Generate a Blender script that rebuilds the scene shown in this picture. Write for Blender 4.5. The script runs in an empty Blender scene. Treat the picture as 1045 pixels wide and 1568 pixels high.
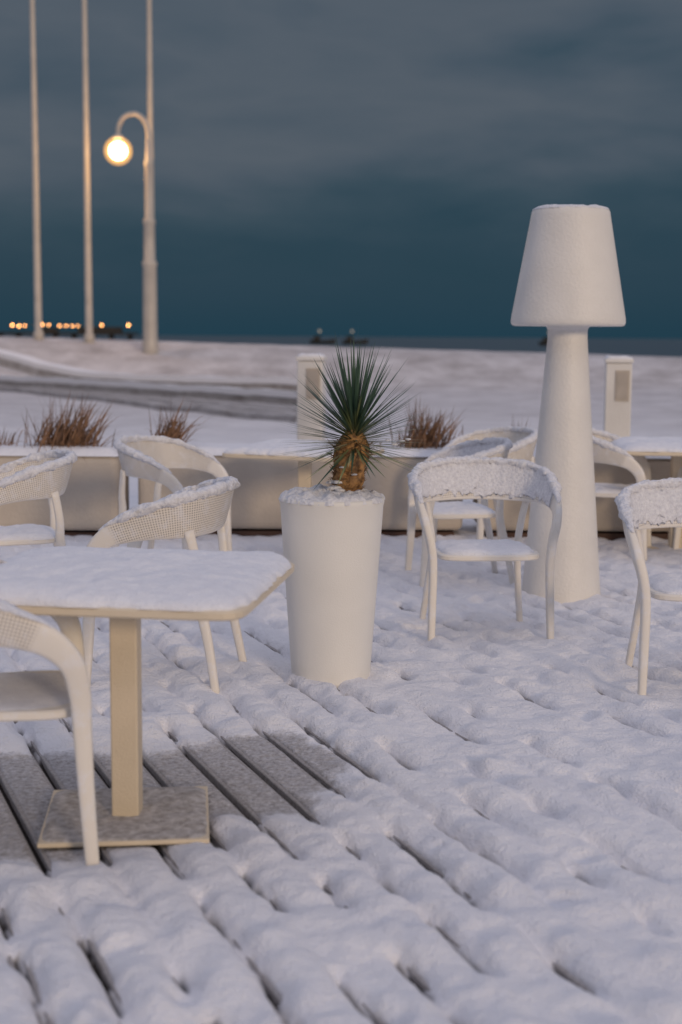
import bpy, math, random
import numpy as np
from mathutils import Vector, Euler, Matrix
random.seed(3); rng=np.random.RandomState(7)
S=bpy.context.scene
R=math.radians
# ---------------------------------------------------------------- noise
TAB=rng.rand(256,256)
def vn(x,y,seed=0):
    x=np.asarray(x,float)+seed*13.37; y=np.asarray(y,float)+seed*7.91
    xi=np.floor(x).astype(int); yi=np.floor(y).astype(int)
    fx=x-xi; fy=y-yi
    fx=fx*fx*(3-2*fx); fy=fy*fy*(3-2*fy)
    a=TAB[xi%256,yi%256]; b=TAB[(xi+1)%256,yi%256]; c=TAB[xi%256,(yi+1)%256]; d=TAB[(xi+1)%256,(yi+1)%256]
    return (a*(1-fx)+b*fx)*(1-fy)+(c*(1-fx)+d*fx)*fy
def fbm(x,y,seed=0,o=3):
    s=0;a=1;t=0
    for i in range(o):
        s=s+a*vn(x*2**i,y*2**i,seed+i*3); t+=a; a*=.5
    return s/t
def ss(a,b,x):
    t=np.clip((x-a)/(b-a),0,1); return t*t*(3-2*t)
# ---------------------------------------------------------------- materials
def newmat(name):
    m=bpy.data.materials.new(name); m.use_nodes=True
    nt=m.node_tree; b=nt.nodes['Principled BSDF']; return m,nt,b
def mat(name,c1,c2=None,rough=.6,nscale=6,bump=0.0,bscale=60,metal=0,detail=4,spec=.5):
    m,nt,b=newmat(name); N=nt.nodes; L=nt.links
    tc=N.new('ShaderNodeTexCoord')
    if c2 is None: c2=tuple(x*.88 for x in c1)
    n=N.new('ShaderNodeTexNoise'); n.inputs['Scale'].default_value=nscale; n.inputs['Detail'].default_value=detail
    L.new(tc.outputs['Object'],n.inputs['Vector'])
    r=N.new('ShaderNodeValToRGB'); r.color_ramp.elements[0].position=.3; r.color_ramp.elements[1].position=.7
    r.color_ramp.elements[0].color=(*c2,1); r.color_ramp.elements[1].color=(*c1,1)
    L.new(n.outputs['Fac'],r.inputs['Fac']); L.new(r.outputs['Color'],b.inputs['Base Color'])
    b.inputs['Roughness'].default_value=rough; b.inputs['Metallic'].default_value=metal
    b.inputs['Specular IOR Level'].default_value=spec
    if bump>0:
        n2=N.new('ShaderNodeTexNoise'); n2.inputs['Scale'].default_value=bscale; n2.inputs['Detail'].default_value=5
        L.new(tc.outputs['Object'],n2.inputs['Vector'])
        bp=N.new('ShaderNodeBump'); bp.inputs['Strength'].default_value=bump; bp.inputs['Distance'].default_value=.01
        L.new(n2.outputs['Fac'],bp.inputs['Height']); L.new(bp.outputs['Normal'],b.inputs['Normal'])
    return m
M_snow=mat('snow_cap',(.84,.84,.88),(.77,.77,.82),.85,30,.7,110,spec=.2)
M_snowfluff=mat('snow_granular',(.82,.82,.85),(.64,.64,.69),.9,70,1.0,75,spec=.15)
M_dust=mat('snow_dusting',(.62,.59,.58),(.34,.31,.29),.9,40,.8,90,spec=.15,detail=8)
M_plaster=mat('pot_plastic',(.80,.78,.74),(.74,.72,.68),.5,3,.15,180)
M_lampw=mat('lamp_polyethylene',(.78,.75,.71),(.71,.68,.64),.5,4,.35,60)
M_metalw=mat('white_metal',(.72,.61,.46),(.66,.56,.42),.5,8,.3,200)
M_wall=mat('beige_concrete',(.56,.49,.41),(.45,.39,.33),.85,3,.5,40,detail=7)
M_plinth=mat('brown_plinth',(.10,.05,.035),(.07,.04,.03),.8)
M_frame=mat('frosted_panel',(.50,.44,.38),(.40,.35,.30),.7)
M_pole=mat('pole_paint',(.52,.48,.44),(.42,.39,.36),.4,2)
M_leafdead=mat('dead_leaf',(.50,.27,.10),(.15,.08,.035),.8,45,.5,80)
M_grass=mat('dry_grass',(.36,.20,.11),(.09,.05,.03),.8,14)
M_dark=mat('pier_timber',(.03,.03,.03),(.02,.02,.02),.8)

def chairmat():
    m,nt,b=newmat('chair_plastic'); N=nt.nodes; L=nt.links
    uv=N.new('ShaderNodeTexCoord'); at=N.new('ShaderNodeAttribute'); at.attribute_name='perf'
    sp=N.new('ShaderNodeSeparateXYZ'); L.new(uv.outputs['UV'],sp.inputs[0])
    def M(op,a,bv=None):
        n=N.new('ShaderNodeMath'); n.operation=op
        for i,v in enumerate((a,bv)):
            if v is None: continue
            if isinstance(v,(int,float)): n.inputs[i].default_value=v
            else: L.new(v,n.inputs[i])
        return n.outputs[0]
    k=2*math.pi/.021
    sx=M('SINE',M('MULTIPLY',M('ADD',sp.outputs[0],sp.outputs[1]),k)); sy=M('SINE',M('MULTIPLY',M('SUBTRACT',sp.outputs[0],sp.outputs[1]),k))
    h=M('MULTIPLY',M('GREATER_THAN',M('MULTIPLY',sx,sy),.25),at.outputs['Fac'])
    mx=N.new('ShaderNodeMixRGB'); mx.inputs[1].default_value=(.78,.73,.66,1); mx.inputs[2].default_value=(.40,.36,.33,1)
    L.new(h,mx.inputs[0])
    # patches of frost sticking to the plastic
    nf=N.new('ShaderNodeTexNoise'); nf.inputs['Scale'].default_value=14; nf.inputs['Detail'].default_value=9; nf.inputs['Roughness'].default_value=.75; L.new(uv.outputs['Object'],nf.inputs['Vector'])
    rf=N.new('ShaderNodeValToRGB'); rf.color_ramp.elements[0].position=.5; rf.color_ramp.elements[1].position=.68; L.new(nf.outputs['Fac'],rf.inputs[0])
    mf=N.new('ShaderNodeMixRGB'); mf.inputs[2].default_value=(.80,.80,.84,1); L.new(mx.outputs[0],mf.inputs[1]); L.new(M('MULTIPLY',rf.outputs[0],.75),mf.inputs[0])
    L.new(mf.outputs[0],b.inputs['Base Color'])
    bp=N.new('ShaderNodeBump'); bp.inputs['Strength'].default_value=.7; bp.inputs['Distance'].default_value=.004; bp.invert=True
    L.new(h,bp.inputs['Height']); L.new(bp.outputs['Normal'],b.inputs['Normal'])
    b.inputs['Roughness'].default_value=.55
    return m
M_chair=chairmat()
def groundmat():
    m,nt,b=newmat('snow_field'); N=nt.nodes; L=nt.links
    at=N.new('ShaderNodeAttribute'); at.attribute_name='gap_shade'
    a2=N.new('ShaderNodeAttribute'); a2.attribute_name='far_dim'
    a3=N.new('ShaderNodeAttribute'); a3.attribute_name='thick'
    tc=N.new('ShaderNodeTexCoord')
    n=N.new('ShaderNodeTexNoise'); n.inputs['Scale'].default_value=3; n.inputs['Detail'].default_value=6; L.new(tc.outputs['Object'],n.inputs['Vector'])
    r=N.new('ShaderNodeValToRGB'); r.color_ramp.elements[0].color=(.77,.77,.82,1); r.color_ramp.elements[1].color=(.86,.85,.88,1)
    r.color_ramp.elements[0].position=.3; r.color_ramp.elements[1].position=.7
    L.new(n.outputs['Fac'],r.inputs[0])
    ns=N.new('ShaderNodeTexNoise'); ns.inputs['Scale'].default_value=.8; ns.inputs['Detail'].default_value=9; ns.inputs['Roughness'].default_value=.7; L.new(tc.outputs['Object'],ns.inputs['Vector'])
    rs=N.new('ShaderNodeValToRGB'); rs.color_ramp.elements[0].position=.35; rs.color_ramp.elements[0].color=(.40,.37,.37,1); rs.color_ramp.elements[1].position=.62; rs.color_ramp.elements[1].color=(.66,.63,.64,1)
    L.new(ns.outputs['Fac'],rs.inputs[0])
    m2=N.new('ShaderNodeMixRGB'); L.new(a2.outputs['Fac'],m2.inputs[0]); L.new(r.outputs[0],m2.inputs[1]); L.new(rs.outputs[0],m2.inputs[2])  # dimness of the distant snow mixed into its base colour
    # stippled thin snow: wood grey shows through
    nn=N.new('ShaderNodeTexNoise'); nn.inputs['Scale'].default_value=55; nn.inputs['Detail'].default_value=8; nn.inputs['Roughness'].default_value=.75; L.new(tc.outputs['Object'],nn.inputs['Vector'])
    f1=N.new('ShaderNodeMath'); f1.operation='MULTIPLY_ADD'; f1.inputs[1].default_value=1.1; L.new(a3.outputs['Fac'],f1.inputs[0]); L.new(nn.outputs['Fac'],f1.inputs[2])
    f2=N.new('ShaderNodeMapRange'); f2.inputs[1].default_value=.50; f2.inputs[2].default_value=.95; L.new(f1.outputs[0],f2.inputs[0])
    m3=N.new('ShaderNodeMixRGB'); m3.inputs[1].default_value=(.29,.265,.255,1); L.new(f2.outputs[0],m3.inputs[0]); L.new(m2.outputs[0],m3.inputs[2])
    mx=N.new('ShaderNodeMixRGB'); mx.inputs[1].default_value=(.05,.043,.042,1); L.new(at.outputs['Fac'],mx.inputs[0]); L.new(m3.outputs[0],mx.inputs[2])  # painted shade: snow sheet turns near-black where it dips into board gaps
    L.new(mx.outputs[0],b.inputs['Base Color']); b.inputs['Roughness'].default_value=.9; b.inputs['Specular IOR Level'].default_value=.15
    n2=N.new('ShaderNodeTexNoise'); n2.inputs['Scale'].default_value=120; n2.inputs['Detail'].default_value=6; L.new(tc.outputs['Object'],n2.inputs['Vector'])
    n3=N.new('ShaderNodeTexNoise'); n3.inputs['Scale'].default_value=26; n3.inputs['Detail'].default_value=5; L.new(tc.outputs['Object'],n3.inputs['Vector'])
    b1=N.new('ShaderNodeBump'); b1.inputs['Strength'].default_value=.9; b1.inputs['Distance'].default_value=.009; L.new(n2.outputs['Fac'],b1.inputs['Height'])
    b2=N.new('ShaderNodeBump'); b2.inputs['Strength'].default_value=.6; b2.inputs['Distance'].default_value=.022; L.new(n3.outputs['Fac'],b2.inputs['Height'])
    L.new(b1.outputs['Normal'],b2.inputs['Normal']); L.new(b2.outputs['Normal'],b.inputs['Normal'])
    return m
M_ground=groundmat()
def boardmat(name='deck_wood',stretch=(18,1.2,4),frost=.5,lo=.40,hi=.62,sc=38):
    m,nt,b=newmat(name); N=nt.nodes; L=nt.links
    tc=N.new('ShaderNodeTexCoord'); mp=N.new('ShaderNodeMapping'); mp.inputs['Scale'].default_value=stretch
    L.new(tc.outputs['Object'],mp.inputs[0])
    n=N.new('ShaderNodeTexNoise'); n.inputs['Scale'].default_value=3; n.inputs['Detail'].default_value=6; L.new(mp.outputs[0],n.inputs['Vector'])
    r=N.new('ShaderNodeValToRGB'); r.color_ramp.elements[0].color=(.16,.14,.13,1); r.color_ramp.elements[1].color=(.31,.28,.265,1); L.new(n.outputs['Fac'],r.inputs[0])
    f=N.new('ShaderNodeTexNoise'); f.inputs['Scale'].default_value=sc; f.inputs['Detail'].default_value=9; f.inputs['Roughness'].default_value=.8; L.new(tc.outputs['Object'],f.inputs['Vector'])
    fr=N.new('ShaderNodeValToRGB'); fr.color_ramp.elements[0].position=lo; fr.color_ramp.elements[1].position=hi; L.new(f.outputs['Fac'],fr.inputs[0])
    mu=N.new('ShaderNodeMath'); mu.operation='MULTIPLY'; mu.inputs[1].default_value=frost; L.new(fr.outputs[0],mu.inputs[0])
    mx=N.new('ShaderNodeMixRGB'); mx.inputs[2].default_value=(.70,.69,.72,1); L.new(mu.outputs[0],mx.inputs[0]); L.new(r.outputs[0],mx.inputs[1])
    L.new(mx.outputs[0],b.inputs['Base Color']); b.inputs['Roughness'].default_value=.85
    bp=N.new('ShaderNodeBump'); bp.inputs['Strength'].default_value=.5; bp.inputs['Distance'].default_value=.006; L.new(f.outputs['Fac'],bp.inputs['Height']); L.new(bp.outputs['Normal'],b.inputs['Normal'])
    return m
M_board=boardmat(frost=.60,lo=.36,hi=.70,sc=60)
M_walk=boardmat('boardwalk_wood',(.3,.3,4),.6,.3,.7,3)
def leafmat():
    m,nt,b=newmat('yucca_leaf'); N=nt.nodes; L=nt.links
    at=N.new('ShaderNodeAttribute'); at.attribute_name='tone'
    r=N.new('ShaderNodeValToRGB'); e=r.color_ramp.elements
    e[0].position=0; e[0].color=(.42,.38,.22,1); e[1].position=1; e[1].color=(.065,.12,.075,1)
    x=e.new(.25); x.color=(.24,.27,.12,1); x=e.new(.5); x.color=(.03,.065,.04,1)
    L.new(at.outputs['Fac'],r.inputs[0]); L.new(r.outputs[0],b.inputs['Base Color']); b.inputs['Roughness'].default_value=.45
    return m
M_leaf=leafmat()
def emis(name,c,s,trans=0):
    m=bpy.data.materials.new(name); m.use_nodes=True; nt=m.node_tree; nt.nodes.clear()
    o=nt.nodes.new('ShaderNodeOutputMaterial'); e=nt.nodes.new('ShaderNodeEmission'); e.inputs[0].default_value=(*c,1); e.inputs[1].default_value=s
    if trans:
        t=nt.nodes.new('ShaderNodeBsdfTransparent'); a=nt.nodes.new('ShaderNodeAddShader'); t.inputs[0].default_value=(1,.9,.7,1)
        nt.links.new(e.outputs[0],a.inputs[0]); nt.links.new(t.outputs[0],a.inputs[1]); nt.links.new(a.outputs[0],o.inputs[0])
    else: nt.links.new(e.outputs[0],o.inputs[0])
    return m
M_bulb=emis('lamp_bulb',(1,.70,.36),16); M_globe=emis('lamp_globe',(1,.52,.18),.50,1); M_pl=emis('pier_light',(1,.42,.12),15); M_pl2=emis('ship_light',(1,.8,.6),.7)
# ---------------------------------------------------------------- mesh helpers
def obj(name,verts,faces,m,parent=None,smooth=True,loc=(0,0,0),rot=0):
    me=bpy.data.meshes.new(name); me.from_pydata([tuple(v) for v in verts],[],[tuple(f) for f in faces])
    me.materials.append(m); me.update()
    if smooth: me.polygons.foreach_set('use_smooth',[True]*len(me.polygons))
    o=bpy.data.objects.new(name,me); S.collection.objects.link(o)
    o.location=loc; o.rotation_euler[2]=rot
    if parent: o.parent=parent
    return o
def empty(name,loc=(0,0,0),rot=0):
    o=bpy.data.objects.new(name,None); S.collection.objects.link(o); o.location=loc; o.rotation_euler[2]=rot; o.empty_display_size=.1; return o
def lathe(name,prof,m,parent=None,seg=64,loc=(0,0,0),cap=True,jit=0,seed=0):
    V=[];F=[]
    for i,(r,z) in enumerate(prof):
        for j in range(seg):
            a=2*math.pi*j/seg
            rr=r*(1+jit*(float(fbm(math.cos(a)*3+5,math.sin(a)*3+z*8,seed))-.5))
            V.append((rr*math.cos(a),rr*math.sin(a),z))
    for i in range(len(prof)-1):
        for j in range(seg):
            k=(j+1)%seg; F.append((i*seg+j,i*seg+k,(i+1)*seg+k,(i+1)*seg+j))
    if cap: F.append(tuple(reversed(range(seg)))); F.append(tuple((len(prof)-1)*seg+j for j in range(seg)))
    return obj(name,V,F,m,parent,loc=loc)
def box(name,c,s,m,parent=None,bev=.005,rot=0):
    x,y,z=[v/2 for v in s]
    V=[(i*x,j*y,k*z) for i in(-1,1) for j in(-1,1) for k in(-1,1)]
    F=[(0,1,3,2),(4,6,7,5),(0,4,5,1),(2,3,7,6),(0,2,6,4),(1,5,7,3)]
    o=obj(name,V,F,m,parent,False,c,rot)
    if bev>0:
        b=o.modifiers.new('b','BEVEL'); b.width=bev; b.segments=3
    return o
def cr(P,sub):
    P=np.array(P,float); P=np.vstack([2*P[0]-P[1],P,2*P[-1]-P[-2]]); out=[]
    for i in range(1,len(P)-2):
        for k in range(sub):
            t=k/sub; a,b,c,d=P[i-1],P[i],P[i+1],P[i+2]
            out.append(.5*(2*b+(c-a)*t+(2*a-5*b+4*c-d)*t*t+(3*b-a-3*c+d)*t**3))
    out.append(P[-2]); return np.array(out)
def sweep(name,rows,m,parent=None,sub=6,nseg=16,ex=3.0,perf=False,lump=0,seed=0):
    D=cr(rows,sub); C=D[:,:3]; N=D[:,3:6]; hh=D[:,6]; ht=D[:,7]
    T=np.gradient(C,axis=0); T/=np.linalg.norm(T,axis=1)[:,None]
    N=N-(N*T).sum(1)[:,None]*T; N/=np.linalg.norm(N,axis=1)[:,None]
    H=np.cross(T,N); arc=np.concatenate([[0],np.cumsum(np.linalg.norm(np.diff(C,axis=0),axis=1))])
    V=[];UV=[];PF=[]
    for i in range(len(C)):
        for j in range(nseg):
            a=2*math.pi*(j+.5)/nseg; ca,sa=math.cos(a),math.sin(a)
            e=2/ex; x=math.copysign(abs(ca)**e,ca); y=math.copysign(abs(sa)**e,sa)
            k=1.0
            if lump: k=1+lump*(float(vn(arc[i]*45,a*2,seed))-.4)+lump*.5*(float(vn(arc[i]*120,a*5,seed+2))-.5)
            p=C[i]+H[i]*x*hh[i]*k+N[i]*y*ht[i]*k
            V.append(p); UV.append((arc[i],x*hh[i])); PF.append(1.0 if (perf and hh[i]>.048 and abs(x)<.86) else 0.0)
    F=[]
    for i in range(len(C)-1):
        for j in range(nseg):
            k=(j+1)%nseg; F.append((i*nseg+j,i*nseg+k,(i+1)*nseg+k,(i+1)*nseg+j))
    F.append(tuple(reversed(range(nseg)))); F.append(tuple((len(C)-1)*nseg+j for j in range(nseg)))
    o=obj(name,V,F,m,parent)
    me=o.data; uvl=me.uv_layers.new(name='UVMap')
    for l in me.loops: uvl.data[l.index].uv=UV[l.vertex_index]
    at=me.attributes.new('perf','FLOAT','POINT'); at.data.foreach_set('value',PF)
    return o,C,N,H,hh,ht
def snowpad(name,hx,hy,thick,parent,loc,n=6,rings=26,seg=120,lump=.5,freq=14,seed=0,m=None,rot=0,edge=.012,fall=10):
    V=[];F=[]
    for i in range(rings+1):
        r=1-(1-i/rings)**1.6 if i<rings else 1
        for j in range(seg):
            a=2*math.pi*j/seg; ca,sa=math.cos(a),math.sin(a)
            k=(abs(ca)**n+abs(sa)**n)**(-1/n)
            ed=edge*(float(fbm(ca*9+9,sa*9+4,seed,4))-.5)*2*r**4
            x=ca*k*r*(hx+ed); y=sa*k*r*(hy+ed)
            z=thick*(max(0,1-r**fall))**.5*(1+lump*(float(fbm(x*freq+3,y*freq+8,seed))-.5)*2+lump*.25*(float(vn(x*freq*6,y*freq*6,seed+5))-.5))
            V.append((x,y,z))
    for i in range(rings):
        for j in range(seg):
            k=(j+1)%seg; F.append((i*seg+j,i*seg+k,(i+1)*seg+k,(i+1)*seg+j) if i>0 else (j,k,seg+k,seg+j))
    return obj(name,V,F,m or M_snow,parent,loc=loc,rot=rot)
def plate(name,hx,hy,z0,z1,m,parent,n=6,seg=80,loc=(0,0,0),rot=0,fr=1.0):
    V=[];F=[]; b=.006
    prof=[(b,z0),(0,z0+b),(0,z1-b),(b,z1)]
    for (o_,z) in prof:
        for j in range(seg):
            a=2*math.pi*j/seg; ca,sa=math.cos(a),math.sin(a); k=(abs(ca)**n+abs(sa)**n)**(-1/n)
            y=sa*k*(hy-o_); x=ca*k*(hx-o_)*(1+(fr-1)*(y/hy*.5+.5))
            V.append((x,y,z))
    for i in range(3):
        for j in range(seg):
            k=(j+1)%seg; F.append((i*seg+j,i*seg+k,(i+1)*seg+k,(i+1)*seg+j))
    F.append(tuple(reversed(range(seg)))); F.append(tuple(3*seg+j for j in range(seg)))
    return obj(name,V,F,m,parent,False,loc,rot)
# ---------------------------------------------------------------- terrain
ANG=R(22); CA,SA=math.cos(ANG),math.sin(ANG); BW=.17
def terrain(x,y):
    hr=np.clip(1.09-.0235*x,.2,1.6)
    up=ss(39.5,46.5,y)*(1-ss(50,66,y))
    z=hr*up-2.2*ss(52,75,y)
    z=z+(fbm(x*.35,y*.35,4,3)-.5)*.10*ss(12,20,y)*(1-.8*ss(38,46,y))+(fbm(x*1.6,y*1.6,5,2)-.5)*.06*ss(12,20,y)
    return z
def axis(lo,hi,step,outlo,outhi,g=1.045):
    a=list(np.arange(lo,hi+1e-6,step)); s=step; v=a[-1]
    while v<outhi: s*=g; v+=s; a.append(v)
    s=step; v=a[0]; b=[]
    while v>outlo: s*=g; v-=s; b.append(v)
    return np.array(b[::-1]+a)
Q=axis(-.3,5.3,BW/12,-260,300); P=axis(2.0,9.0,.016,-30,330)
qq,pp=np.meshgrid(Q,P); X=qq*CA-pp*SA; Y=qq*SA+pp*CA
Z=terrain(X,Y)
ter=1-ss(10.2,11.2,Y); ter=ter*(1-ss(5,7,np.abs(X)))
k=np.round(qq/BW); dq=qq-k*BW
left=np.clip(np.exp(-((X+.7)**2/1.0+(Y-4.0)**2/3.4)),0,1)
core=np.exp(-(((X+.8)/1.15)**2+((Y-4.5)/.85)**2)**2)
warp=((fbm(pp*5,k*9.1,11,2)-.5)*.036)*(1-core)
dq=dq+warp
cell=np.floor(qq/BW)
base=.038+.012*(fbm(X*1.1,Y*1.1,1,3)-.5)*2
lump=.008*(fbm(pp*3.0,qq*3.5,21,3)-.5)*2+.017*(vn(pp*8+cell*3.3,cell*5.7,22)-.5)*2*(1-np.exp(-(dq/.045)**2))+.014*(fbm(X*8.5,Y*8.5,27,2)-.5)*2+.007*(fbm(X*19,Y*19,23,2)-.5)*2
B0=np.exp(-(((X+1.0)/.86)**2+((Y-4.44)/.66)**2)**2)
B0=np.maximum(B0,np.exp(-(((X+.36)/.46)**2+((Y-4.72)/.64)**2)**2)*.9)
bare=ss(.06,.92,B0+(fbm(X*7,Y*7,31,4)-.5)*.55*np.clip(B0*4,0,1))
O=ss(.44,.66,.38*vn(pp*1.5,k*17.3,41)+.62*vn(pp*6.0,k*3.1,42)+.12*left)
near=.40+.60*ss(15,6,Y)
dip=O*(.024*np.exp(-(dq/.030)**2)+.022*np.exp(-(dq/.014)**4))+.010*np.exp(-(dq/.036)**2)
H=base+lump-dip*near
for i in range(150):
    fx=rng.uniform(-2.2,3.0); fy=rng.uniform(2.4,9.5); an=rng.uniform(0,3.14); w=rng.uniform(.025,.05); l=rng.uniform(.03,.09); d=rng.uniform(.006,.020)
    m=(np.abs(X-fx)<.45)&(np.abs(Y-fy)<.45)
    dx=X[m]-fx; dy=Y[m]-fy; u=dx*math.cos(an)+dy*math.sin(an); v=-dx*math.sin(an)+dy*math.cos(an)
    e=(u/l)**2+(v/w)**2
    H[m]+=-d*np.exp(-e)+.3*d*np.exp(-(np.sqrt(e)-1.6)**2*3)
H=np.maximum(H,.012-dip*.9)
thin=.0035+.0035*(fbm(X*16,Y*16,61,4)-.5)*2-.05*np.exp(-(dq/.0135)**4)
H=H*(1-bare)+bare*thin
Z=Z+np.where(ter>0,H*ter+.05*(1-ter),.05)
gap_shade=np.where(ter>.5,ss(-.018,-.006,H),1.0)  # zero where gap shade is painted into the sheet colour
thick=np.where(ter>.5,1-ss(.25,.95,bare)*.86,1.0)
far_dim=ss(12,30,Y)*(.75+.25*ss(30,45,Y))  # far snow painted darker, standing in for the weaker light out there
ny,nx=X.shape
co=np.stack([X,Y,Z],-1).reshape(-1,3).astype(np.float32)
idx=np.arange(nx*ny).reshape(ny,nx)
fa=np.stack([idx[:-1,:-1],idx[:-1,1:],idx[1:,1:],idx[1:,:-1]],-1).reshape(-1,4)
me=bpy.data.meshes.new('snow_ground'); me.vertices.add(len(co)); me.vertices.foreach_set('co',co.ravel())
me.loops.add(fa.size); me.loops.foreach_set('vertex_index',fa.ravel().astype(np.int32))
me.polygons.add(len(fa)); me.polygons.foreach_set('loop_start',np.arange(0,fa.size,4,dtype=np.int32)); me.polygons.foreach_set('loop_total',np.full(len(fa),4,dtype=np.int32))
me.update(calc_edges=True); me.validate(); me.polygons.foreach_set('use_smooth',np.ones(len(fa),bool))
for nm,arr in (('gap_shade',gap_shade),('far_dim',far_dim),('thick',thick)):
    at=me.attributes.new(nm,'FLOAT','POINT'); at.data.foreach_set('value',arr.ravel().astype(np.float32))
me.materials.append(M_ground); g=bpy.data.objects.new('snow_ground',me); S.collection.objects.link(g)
V=[];F=[]; gap=.022
for kk in range(-14,46):
    x0=kk*BW+gap/2; x1=(kk+1)*BW-gap/2; b=.003
    dz=random.uniform(-.002,.001)
    pr=[(x0,-.03),(x0,-b+dz),(x0+b,dz),(x1-b,dz),(x1,-b+dz),(x1,-.03)]
    s=len(V)
    for yy in (0.5,10.2):
        for (a,c) in pr: V.append((a,yy,c))
    for i in range(5): F.append((s+i,s+i+1,s+i+7,s+i+6))
obj('wooden_deck',V,F,M_board,None,False,(0,0,0),ANG)
# sea
m,nt,b=newmat('sea_water'); N=nt.nodes;L=nt.links
b.inputs['Base Color'].default_value=(.008,.030,.048,1); b.inputs['Roughness'].default_value=.3; b.inputs['Specular IOR Level'].default_value=.25
tc=N.new('ShaderNodeTexCoord'); mp=N.new('ShaderNodeMapping'); mp.inputs['Scale'].default_value=(.08,.5,1); n=N.new('ShaderNodeTexNoise'); n.inputs['Scale'].default_value=1; n.inputs['Detail'].default_value=6
L.new(tc.outputs['Object'],mp.inputs[0]); L.new(mp.outputs[0],n.inputs['Vector']); bp=N.new('ShaderNodeBump'); bp.inputs['Strength'].default_value=.3; bp.inputs['Distance'].default_value=.3
L.new(n.outputs['Fac'],bp.inputs['Height']); L.new(bp.outputs['Normal'],b.inputs['Normal'])
obj('sea',[(-9000,48,-1.2),(9000,48,-1.2),(9000,12000,-1.2),(-9000,12000,-1.2)],[(0,1,2,3)],m,smooth=False)
# ---------------------------------------------------------------- chair
def chair(x,y,rotdeg,seed=0,z=0.0,snow=1.0,fluff=False):
    P=empty('cafe_chair',(x,y,z),R(rotdeg))
    half=[(.295,-.275,0,1,0,0,.020,.017),(.290,-.262,.2,1,0,0,.023,.019),(.287,-.252,.40,1,0,0,.027,.020),(.298,-.246,.51,1,0,0,.031,.021),
          (.322,-.222,.605,1,0,-.08,.035,.021),(.338,-.15,.675,1,.05,-.12,.044,.018),(.339,-.03,.718,.98,.15,-.18,.060,.016),(.318,.085,.744,.86,.5,-.22,.080,.014),(.245,.185,.758,.6,.8,-.25,.094,.013),(.13,.240,.766,.25,.97,-.27,.100,.012),(.04,.254,.768,.06,1,-.28,.101,.012)]
    rows=half+[(-a,b_,c,-n,o_,q,h,t) for (a,b_,c,n,o_,q,h,t) in reversed(half)]
    o,C,N_,H_,hh,ht=sweep('arm_back_frame',rows,M_chair,P,6,18,3.2,True)
    ids=[i for i in range(len(C)) if hh[i]>.036 and C[i][2]>.66][::2]
    rr=[]
    for c_,i in enumerate(ids):
        e=min(c_,len(ids)-1-c_)/4; e=min(1,.25+e)
        top=C[i]-H_[i]*(hh[i]-.002); sz=(.014+.010*random.random())*snow*e
        rr.append((*(top-N_[i]*.003),*N_[i],sz,(ht[i]+.006+.009*random.random())*e))
    sweep('rim_snow',rr,M_snowfluff,P,4,14,2.0,False,.7,seed)
    if fluff:
        rr=[]
        for i in ids:
            if hh[i]<.05: continue
            rr.append((*(C[i]-N_[i]*(ht[i]-.002)-H_[i]*hh[i]*.12),*N_[i],hh[i]*.80,.008))
        sweep('backrest_frost',rr,M_snowfluff,P,4,30,3,False,.5,seed+3)
    plate('seat',.268,.235,.425,.452,M_chair,P,4.5,loc=(0,-.03,0),fr=.84)
    snowpad('seat_snow',.248,.218,.032*snow,P,(0,-.03,.448),5,14,64,.5,16,seed,M_snow,edge=.012,fall=5).scale=(.94,1,1)
    for s in(-1,1):
        rl=[(s*.262,.285,0,s,0,0,.017,.016),(s*.238,.245,.22,s,0,0,.020,.017),(s*.222,.200,.42,s,0,0,.024,.018),(s*.235,.195,.55,s,.3,0,.021,.015),(s*.262,.170,.70,s,.6,0,.022,.010)]
        sweep('rear_leg',rl,M_chair,P,5,12,2.8)
    return P
chair(.71,7.06,5,1,fluff=True)
chair(1.555,6.02,-2,2,fluff=True)
chair(-1.025,4.10,102,3,snow=.3)
chair(-.755,6.10,-99,4,fluff=True)
chair(-1.70,7.45,-75,5)
chair(-1.05,8.62,70,6)
chair(.73,8.65,-84,7,fluff=True)
chair(1.02,9.75,-62,8)
chair(1.86,9.85,75,9)
chair(2.66,9.6,-80,10)
# ---------------------------------------------------------------- tables
def table(x,y,top,rt,rb,dx=0,dy=0,snow=.035,seed=0):
    P=empty('cafe_table',(x,y,0))
    plate('table_top',top/2,top/2,.722,.750,M_metalw,P,14,120,(dx,dy,0),R(rt))
    snowpad('table_snow',top/2-.002,top/2-.002,snow,P,(dx,dy,.749),11,56,260,.34,7,seed,rot=R(rt),edge=.016,fall=6)
    box('column',(0,0,.37),(.084,.084,.704),M_metalw,P,.006,R(rt*.2))
    box('under_plate',(dx*.5,dy*.5,.716),(.34,.34,.010),M_metalw,P,.002,R(rt*.2))
    box('base_plate',(0,0,.022),(.50,.50,.014),M_metalw,P,.003,R(rb))
    return P
t=table(-.655,4.26,.93,-8,6,-.01,.08,.050,1)
snowpad('base_dusting',.243,.243,.007,t,(0,0,.0285),12,24,110,1.0,9,4,M_dust,R(6),.006)
table(-.24,9.35,.85,-22,10,0,0,.05,2)
table(2.35,9.9,.9,-5,0,0,0,.05,3)
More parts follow.
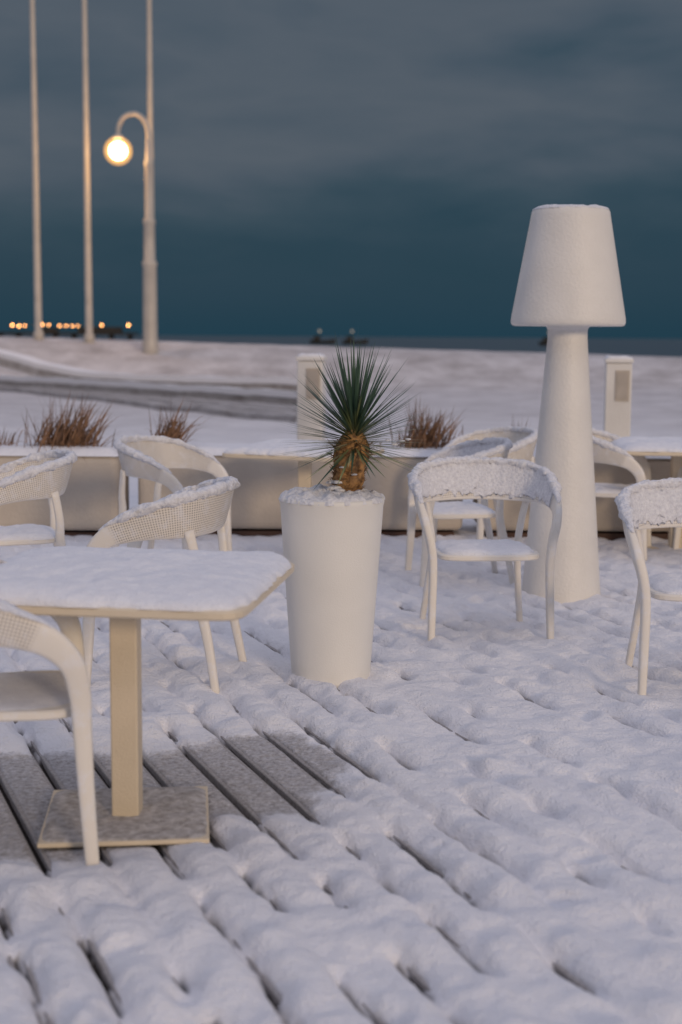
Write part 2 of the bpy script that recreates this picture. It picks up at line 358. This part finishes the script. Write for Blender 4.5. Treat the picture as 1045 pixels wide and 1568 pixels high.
# ---------------------------------------------------------------- planter + yucca
px,py=-.04,6.13
pot=empty('plant_pot',(px,py,0))
lathe('pot_body',[(.168,0.0),(.172,.02),(.178,.10),(.2,.42),(.219,.70),(.224,.775),(.228,.79),(.228,.805),(.224,.812),(.214,.812),(.208,.80),(.205,.76)],M_plaster,pot,96)
snowpad('pot_snow',.229,.229,.040,pot,(0,0,.797),2,34,150,.6,24,9,M_snowfluff,edge=.016,fall=6)
yx,yy=.055,6.13
yu=empty('yucca_plant',(yx,yy,0.015))
prof=[(.052,.78),(.060,.83),(.072,.87),(.066,.91),(.078,.96),(.074,1.01),(.05,1.06),(.02,1.09)]
tr=lathe('trunk',prof,M_leafdead,yu,28,jit=.35,seed=2)
for v in tr.data.vertices: v.co.x+=-.03+(v.co.z-.8)*.1
def blade(V,F,TN,base,d,up,length,w,bend,tone,seg=6):
    side=d.cross(up)
    if side.length<1e-3: side=Vector((1,0,0))
    side.normalize(); nrm=side.cross(d).normalized()
    s=len(V)
    for i in range(seg+1):
        t=i/seg; ww=w*(.75+.9*t*(1-t))*(1-t**3) if t<1 else w*.04
        q=Vector(base)+d*length*t+Vector((0,0,-1))*bend*length*t*t
        V+= [tuple(q-side*ww/2+nrm*w*.18*(1-t)),tuple(q-nrm*0),tuple(q+side*ww/2+nrm*w*.18*(1-t))]
        tt=tone*(.25+.75*min(1,t*1.8)); TN+=[tt]*3
    for i in range(seg):
        a=s+i*3; F+=[(a,a+1,a+4,a+3),(a+1,a+2,a+5,a+4)]
V=[];F=[];TN=[]
Nn=270
for i in range(Nn):
    f=i/Nn; az=i*2.399963+random.uniform(-.25,.25)
    th=R(4+106*f**.72+random.uniform(-7,7))
    d=Vector((math.sin(th)*math.cos(az),math.sin(th)*math.sin(az),math.cos(th)))
    length=(.375-.05*min(1,f*1.5))*random.uniform(.78,1.10)
    z0=1.085-.075*f; b0=Vector((.0,0,z0))+d*.028
    tone=random.uniform(.5,1) if f<.62 else (random.uniform(.5,.9) if random.random()<.4 else random.uniform(.1,.4))
    blade(V,F,TN,b0,d,Vector((0,0,1)),length,random.uniform(.010,.0135),random.uniform(-.02,.05)+.05*max(0,f-.6),tone)
lf=obj('leaves',V,F,M_leaf,yu); a_=lf.data.attributes.new('tone','FLOAT','POINT'); a_.data.foreach_set('value',TN)
V=[];F=[];TN=[]
for i in range(330):
    z=random.uniform(.81,1.02); az=random.uniform(0,6.283); th=R(random.uniform(15,70)) if z<.95 else R(random.uniform(50,110))
    d=Vector((math.sin(th)*math.cos(az),math.sin(th)*math.sin(az),math.cos(th)))
    r=.052; b0=Vector((-.03+(z-.8)*.1+r*math.cos(az),r*math.sin(az),z))
    blade(V,F,TN,b0,d,Vector((0,0,1)),random.uniform(.03,.06) if z<.95 else random.uniform(.05,.10),.022 if z<.95 else .012,random.uniform(-.3,.2),.5,3)
obj('dead_leaf_bases',V,F,M_leafdead,yu)
def clump(parent,c,r,m=M_snowfluff,seed=0,name='snow_clump'):
    V=[];F=[];a,b_=10,16
    for i in range(a+1):
        for j in range(b_):
            ph=math.pi*i/a; t=2*math.pi*j/b_; k=1+.6*(float(vn(i*1.1+seed,j%b_*.8+seed))-.5)
            V.append((r[0]*k*math.sin(ph)*math.cos(t),r[1]*k*math.sin(ph)*math.sin(t),r[2]*k*math.cos(ph)))
    for i in range(a):
        for j in range(b_):
            q=(j+1)%b_; F.append((i*b_+j,i*b_+q,(i+1)*b_+q,(i+1)*b_+j))
    return obj(name,V,F,m,parent,loc=c)
for i,(cx,cy,cz,s) in enumerate([(-.085,-.05,.835,.022),(-.095,-.03,.86,.016),(-.07,-.06,.865,.014),(-.06,-.07,.83,.016),(.17,-.09,1.03,.010),(.20,-.08,1.045,.009),(.23,-.05,1.05,.008),(.14,-.12,1.05,.008),(.0,-.075,.90,.008),(-.05,-.07,.93,.008)]):
    clump(yu,(cx,cy,cz),(s*1.6,s,s*.55),seed=i)
# ---------------------------------------------------------------- floor lamp
fl=empty('outdoor_floor_lamp',(1.275,8.11,0))
lathe('lamp_body',[(.226,0),(.228,.02),(.222,.08),(.164,.83),(.112,1.50),(.112,1.545),(.120,1.562),(.16,1.568),(.300,1.566),(.314,1.570),(.321,1.585),(.320,1.61),(.222,2.17),(.217,2.20),(.205,2.216),(.18,2.22)],M_lampw,fl,96)
snowpad('lamp_snow',.212,.212,.022,fl,(0,0,2.208),2,20,110,.5,20,12,M_snowfluff,edge=.006,fall=5)
# ---------------------------------------------------------------- planter walls and grasses
def pwall(x0,x1,y0,y1,h=.63):
    P=empty('planter_wall',((x0+x1)/2,(y0+y1)/2,0)); w=x1-x0; d=y1-y0
    box('wall_body',(0,0,h/2+.04),(w,d,h-.08),M_wall,P,.05)
    box('plinth',(0,-.004,.03),(w-.12,d-.08,.07),M_plinth,P,.004)
    V=[];F=[];nx_=int(w/.04);ny_=12
    for j in range(ny_+1):
        for i in range(nx_+1):
            x=-w/2+w*i/nx_; y=-d/2+d*j/ny_; e=min(i,nx_-i)/2; f=min(j,ny_-j)/2; q=min(1,e)*min(1,f)
            V.append((x,y,h-.004+(.035+.04*float(fbm(x*3+x0,y*3,3)))*q**.5))
    for j in range(ny_):
        for i in range(nx_): a=j*(nx_+1)+i; F.append((a,a+1,a+nx_+2,a+nx_+1))
    obj('wall_snow',V,F,M_snow,P)
pwall(-6.5,-1.62,10.25,10.85); pwall(-1.50,.90,10.4,11.0); pwall(1.02,3.4,10.4,11.0); pwall(3.5,8,10.4,11.0)
def grass(x,y,z,n,h,spread,lean,seed):
    rr=random.Random(seed); V=[];F=[];TN=[]
    for i in range(n):
        az=rr.uniform(0,6.283); th=R(abs(rr.gauss(0,20)))
        d=Vector((math.sin(th)*math.cos(az)+lean*rr.uniform(-.2,1),math.sin(th)*math.sin(az),math.cos(th))).normalized()
        b0=Vector((rr.gauss(0,spread),rr.gauss(0,.08),0))
        blade(V,F,TN,b0,d,Vector((.3,.2,1)),h*rr.uniform(.4,1.15),.009,rr.uniform(.1,.65),.5,6)
    return obj('ornamental_grass',V,F,M_grass,None,loc=(x,y,z))
grass(-2.05,10.5,.64,460,.50,.11,.4,1); grass(-1.30,10.62,.64,200,.46,.05,.5,2); grass(.60,10.7,.64,340,.46,.09,.3,3); grass(1.34,10.7,.64,60,.34,.025,-.1,4)
grass(-2.52,10.5,.64,40,.24,.04,.2,6); grass(2.85,10.7,.64,60,.24,.05,.2,7)
# ---------------------------------------------------------------- light pillars
def pillar(x,y):
    P=empty('light_pillar',(x,y,0),R(-8))
    box('post',(0,0,.645),(.22,.20,1.29),M_lampw,P,.012)
    box('cap',(0,0,1.31),(.24,.22,.035),M_lampw,P,.01)
    box('panel_frame',(0.03,-.103,1.10),(.12,.012,.26),M_wall,P,.003)
    box('panel',(0.03,-.110,1.10),(.09,.008,.22),M_frame,P,.002)
    snowpad('cap_snow',.115,.105,.025,P,(0,0,1.325),8,8,40,.5,20,3)
pillar(-.26,12.2); pillar(2.36,12.2)
# ---------------------------------------------------------------- boardwalk on the beach
bw=empty('boardwalk')
UA=(Vector((-1.0,35.8)),Vector((-15.5,47.0)))
LA=(Vector((-.75,23.4)),Vector((-13.5,44.6)))
def bandq(name,s0,s1,lift,hgt,m,n=60):
    V=[];F=[]
    for i in range(n+1):
        t=i/n; a=LA[0].lerp(LA[1],t); b=UA[0].lerp(UA[1],t)
        p0=a.lerp(b,s0); p1=a.lerp(b,s1)
        z0=float(terrain(p0.x,p0.y))+lift; z1=float(terrain(p1.x,p1.y))+lift
        V+=[(p0.x,p0.y,z0-.1),(p0.x,p0.y,z0+hgt),(p1.x,p1.y,z1+hgt),(p1.x,p1.y,z1-.1)]
    for i in range(n):
        for j in range(3): a=i*4+j; F.append((a,a+4,a+5,a+1))
    F+=[(0,1,2,3),(n*4+3,n*4+2,n*4+1,n*4)]
    return obj(name,V,F,m,bw,False)
for i,(a,b,h) in enumerate(((0,.07,.10),(.09,.16,.10),(.18,.25,.10),(.27,.34,.10),(.38,.45,.12),(.47,.54,.12),(.60,.64,.13))):
    bandq('plank_%d'%(i+1),a,b,.05,h,M_walk)
bandq('kerb',.93,.99,.05,.22,M_walk); bandq('kerb_snow',.925,.995,.38,.05,M_snow)
bandq('step_edge',.355,.37,.05,.22,M_walk); bandq('step_snow',.352,.376,.38,.03,M_snow)
# ---------------------------------------------------------------- flagpoles & street lamp
for (x,y) in((-9.75,46.0),(-8.07,45.7),(-6.10,46.0)):
    zb=float(terrain(x,y)); P=empty('flagpole',(x,y,zb-.05))
    lathe('shaft',[(.17,0),(.17,.3),(.115,.35),(.105,4),(.085,9),(.06,16),(.07,16.05),(.07,16.15),(.01,16.2)],M_pole,P,20)
    box('base_flange',(0,0,.03),(.5,.5,.06),M_pole,P,.01)
    box('cleat',(0,-.12,1.4),(.04,.06,.18),M_pole,P,.005)
P=empty('street_lamp',(-5.92,44.2,1.10)); P.scale=(1.05,1.05,1.05)
lathe('post',[(.24,-.6),(.24,.15),(.21,.25),(.20,2.35),(.22,2.4),(.22,2.48),(.17,2.55),(.16,3.55),(.18,3.6),(.18,3.7),(.125,3.78),(.11,5.2),(.13,5.25),(.13,5.35),(.09,5.42),(.085,5.95)],M_pole,P,24)
arc=[(0,0,5.9,0,1,0,.08,.08),(0,0,6.2,0,1,0,.078,.078),(-.10,0,6.50,0,1,0,.072,.072),(-.30,0,6.68,0,1,0,.066,.066),(-.52,0,6.70,0,1,0,.064,.064),(-.74,0,6.58,0,1,0,.064,.064),(-.86,0,6.34,0,1,0,.064,.064),(-.88,0,6.08,0,1,0,.06,.06)]
sweep('gooseneck',arc,M_pole,P,6,12,2)
lathe('collar',[(.05,0),(.16,0),(.17,.05),(.10,.12),(.05,.14)],M_pole,P,24,loc=(-.88,0,6.0))
def ball(name,r,m,parent,loc,seg=32):
    prof=[(max(.001,r*math.sin(math.pi*i/16)),-r*math.cos(math.pi*i/16)) for i in range(17)]
    return lathe(name,prof,m,parent,seg,loc)
ball('globe',.40,M_globe,P,(-.88,0,5.66)); ball('bulb',.26,M_bulb,P,(-.88,0,5.66))
pl=bpy.data.lights.new('lamp_light','POINT'); pl.energy=340; pl.color=(1,.55,.22); pl.shadow_soft_size=.34
plo=bpy.data.objects.new('lamp_light',pl); S.collection.objects.link(plo); plo.parent=P; plo.location=(-.88,0,5.66)
# ---------------------------------------------------------------- pier and boats
P=empty('pier',(0,300,0))
box('pier_deck',(-72,0,1.7),(58,5,.5),M_dark,P,.05)
for i in range(15): box('pile_%d'%(i+1),(-99+i*3.9,0,-.2),(.5,4,3.6),M_dark,P,.03)
box('pavilion',(-51,2,2.5),(9,4,1.3),M_dark,P,.1); box('kiosk',(-62,2,2.4),(4,3,1.1),M_dark,P,.1)
for i,u in enumerate((0,25,35,44,60,70,80,96,106,115,124,138,160,200)):
    xx=(u-522.5)/2178*300; zz=3.4+random.uniform(-.25,.12)
    box('lamp_post_%d'%(i+1),(xx,-2,2.5),(.12,.12,1.6),M_dark,P,.02); ball('lamp_%d'%(i+1),random.uniform(.12,.2),M_pl,P,(xx,-2.2,zz),12)
def boat(x,y,s=1,l=.4):
    P=empty('fishing_boat',(x,y,-1.2)); P.scale=(s,s,s)
    V=[];F=[]
    for (xx,w,zt) in((-5,.9,1.6),(-3,1.5,1.4),(0,1.7,1.3),(3,1.3,1.6),(5.5,.05,2.2)):
        V+=[(xx,-w,zt),(xx*.9,-w*.5,-.2),(xx*.9,w*.5,-.2),(xx,w,zt)]
    for i in range(4):
        for j in range(3): a=i*4+j; F.append((a,a+4,a+5,a+1))
        F.append((i*4+3,i*4+7,i*4+4,i*4))
    F.append((0,1,2,3)); obj('hull',V,F,M_dark,P,False)
    box('cabin',(-2,0,2.3),(2.6,1.8,1.8),M_dark,P,.1); box('mast',(-1,0,3.8),(.15,.15,3.4),M_dark,P,.02)
    ball('mast_light',l,M_pl2,P,(-1,0,5.0),12)
boat(-7.0,500,.9); boat(4.4,505,.9); boat(73,500,.9)
# ---------------------------------------------------------------- world
W=bpy.data.worlds.new('World'); S.world=W; W.use_nodes=True; nt=W.node_tree; N=nt.nodes;L=nt.links; N.clear()
out=N.new('ShaderNodeOutputWorld'); tc=N.new('ShaderNodeTexCoord')
sky=N.new('ShaderNodeTexSky'); sky.sky_type='NISHITA'; sky.sun_disc=False; sky.sun_elevation=R(12); sky.sun_rotation=R(165); sky.air_density=1.5
bg1=N.new('ShaderNodeBackground'); bg1.inputs[1].default_value=.0015; L.new(sky.outputs[0],bg1.inputs[0])
sep=N.new('ShaderNodeSeparateXYZ'); L.new(tc.outputs['Generated'],sep.inputs[0])
mp=N.new('ShaderNodeMapping'); mp.inputs['Scale'].default_value=(2.6,2.6,9); mp.inputs['Rotation'].default_value=(0,R(-14),0); mp.inputs['Location'].default_value=(1.15,0,.45); L.new(tc.outputs['Generated'],mp.inputs[0])
n=N.new('ShaderNodeTexNoise'); n.inputs['Scale'].default_value=1.7; n.inputs['Detail'].default_value=5; n.inputs['Roughness'].default_value=.5; n.inputs['Distortion'].default_value=.15; L.new(mp.outputs[0],n.inputs['Vector'])
s1=N.new('ShaderNodeMapRange'); s1.inputs[1].default_value=.28; s1.inputs[2].default_value=.72; s1.inputs[3].default_value=-.085; s1.inputs[4].default_value=.085; L.new(n.outputs['Fac'],s1.inputs[0])
cm=N.new('ShaderNodeMapRange'); cm.inputs[1].default_value=.0; cm.inputs[2].default_value=.12; cm.inputs[3].default_value=.10; L.new(sep.outputs[2],cm.inputs[0])
ml=N.new('ShaderNodeMath'); ml.operation='MULTIPLY'; L.new(s1.outputs[0],ml.inputs[0]); L.new(cm.outputs[0],ml.inputs[1])
ad=N.new('ShaderNodeMath'); ad.operation='ADD'; L.new(sep.outputs[2],ad.inputs[0]); L.new(ml.outputs[0],ad.inputs[1])
r=N.new('ShaderNodeValToRGB'); r.color_ramp.interpolation='LINEAR'; e=r.color_ramp.elements
e[0].position=0; e[0].color=(.012,.046,.074,1); e[1].position=1; e[1].color=(.62,.62,.74,1)
for p_,c_ in((.05,(.017,.050,.080)),(.10,(.034,.066,.097)),(.15,(.062,.088,.121)),(.20,(.084,.106,.137)),(.26,(.064,.090,.122)),(.36,(.10,.12,.16)),(.52,(.44,.45,.55))):
    x=e.new(p_); x.color=(*c_,1)
L.new(ad.outputs[0],r.inputs[0])
bg2=N.new('ShaderNodeBackground'); bg2.inputs[1].default_value=.97; L.new(r.outputs[0],bg2.inputs[0])
add=N.new('ShaderNodeAddShader'); L.new(bg1.outputs[0],add.inputs[0]); L.new(bg2.outputs[0],add.inputs[1]); L.new(add.outputs[0],out.inputs[0])
sd=bpy.data.lights.new('sun','SUN'); sd.energy=1.2; sd.angle=R(9); sd.color=(1,.77,.53)
so=bpy.data.objects.new('sun',sd); S.collection.objects.link(so); so.rotation_euler=(R(90-13),0,R(26))
# camera
cd=bpy.data.cameras.new('camera'); co_=bpy.data.objects.new('camera',cd); S.collection.objects.link(co_); S.camera=co_
co_.rotation_euler=(Euler((R(90-7.04),0,0)).to_matrix()@Matrix.Rotation(R(.4),3,'Z')).to_euler()
co_.location=(0,0,1.5); cd.lens=50; cd.sensor_fit='VERTICAL'; cd.sensor_height=36; cd.sensor_width=24
cd.clip_end=20000; cd.dof.use_dof=True; cd.dof.focus_distance=6.1; cd.dof.aperture_fstop=2.0
S.view_settings.view_transform='Standard'; S.view_settings.look='None'; S.view_settings.exposure=0
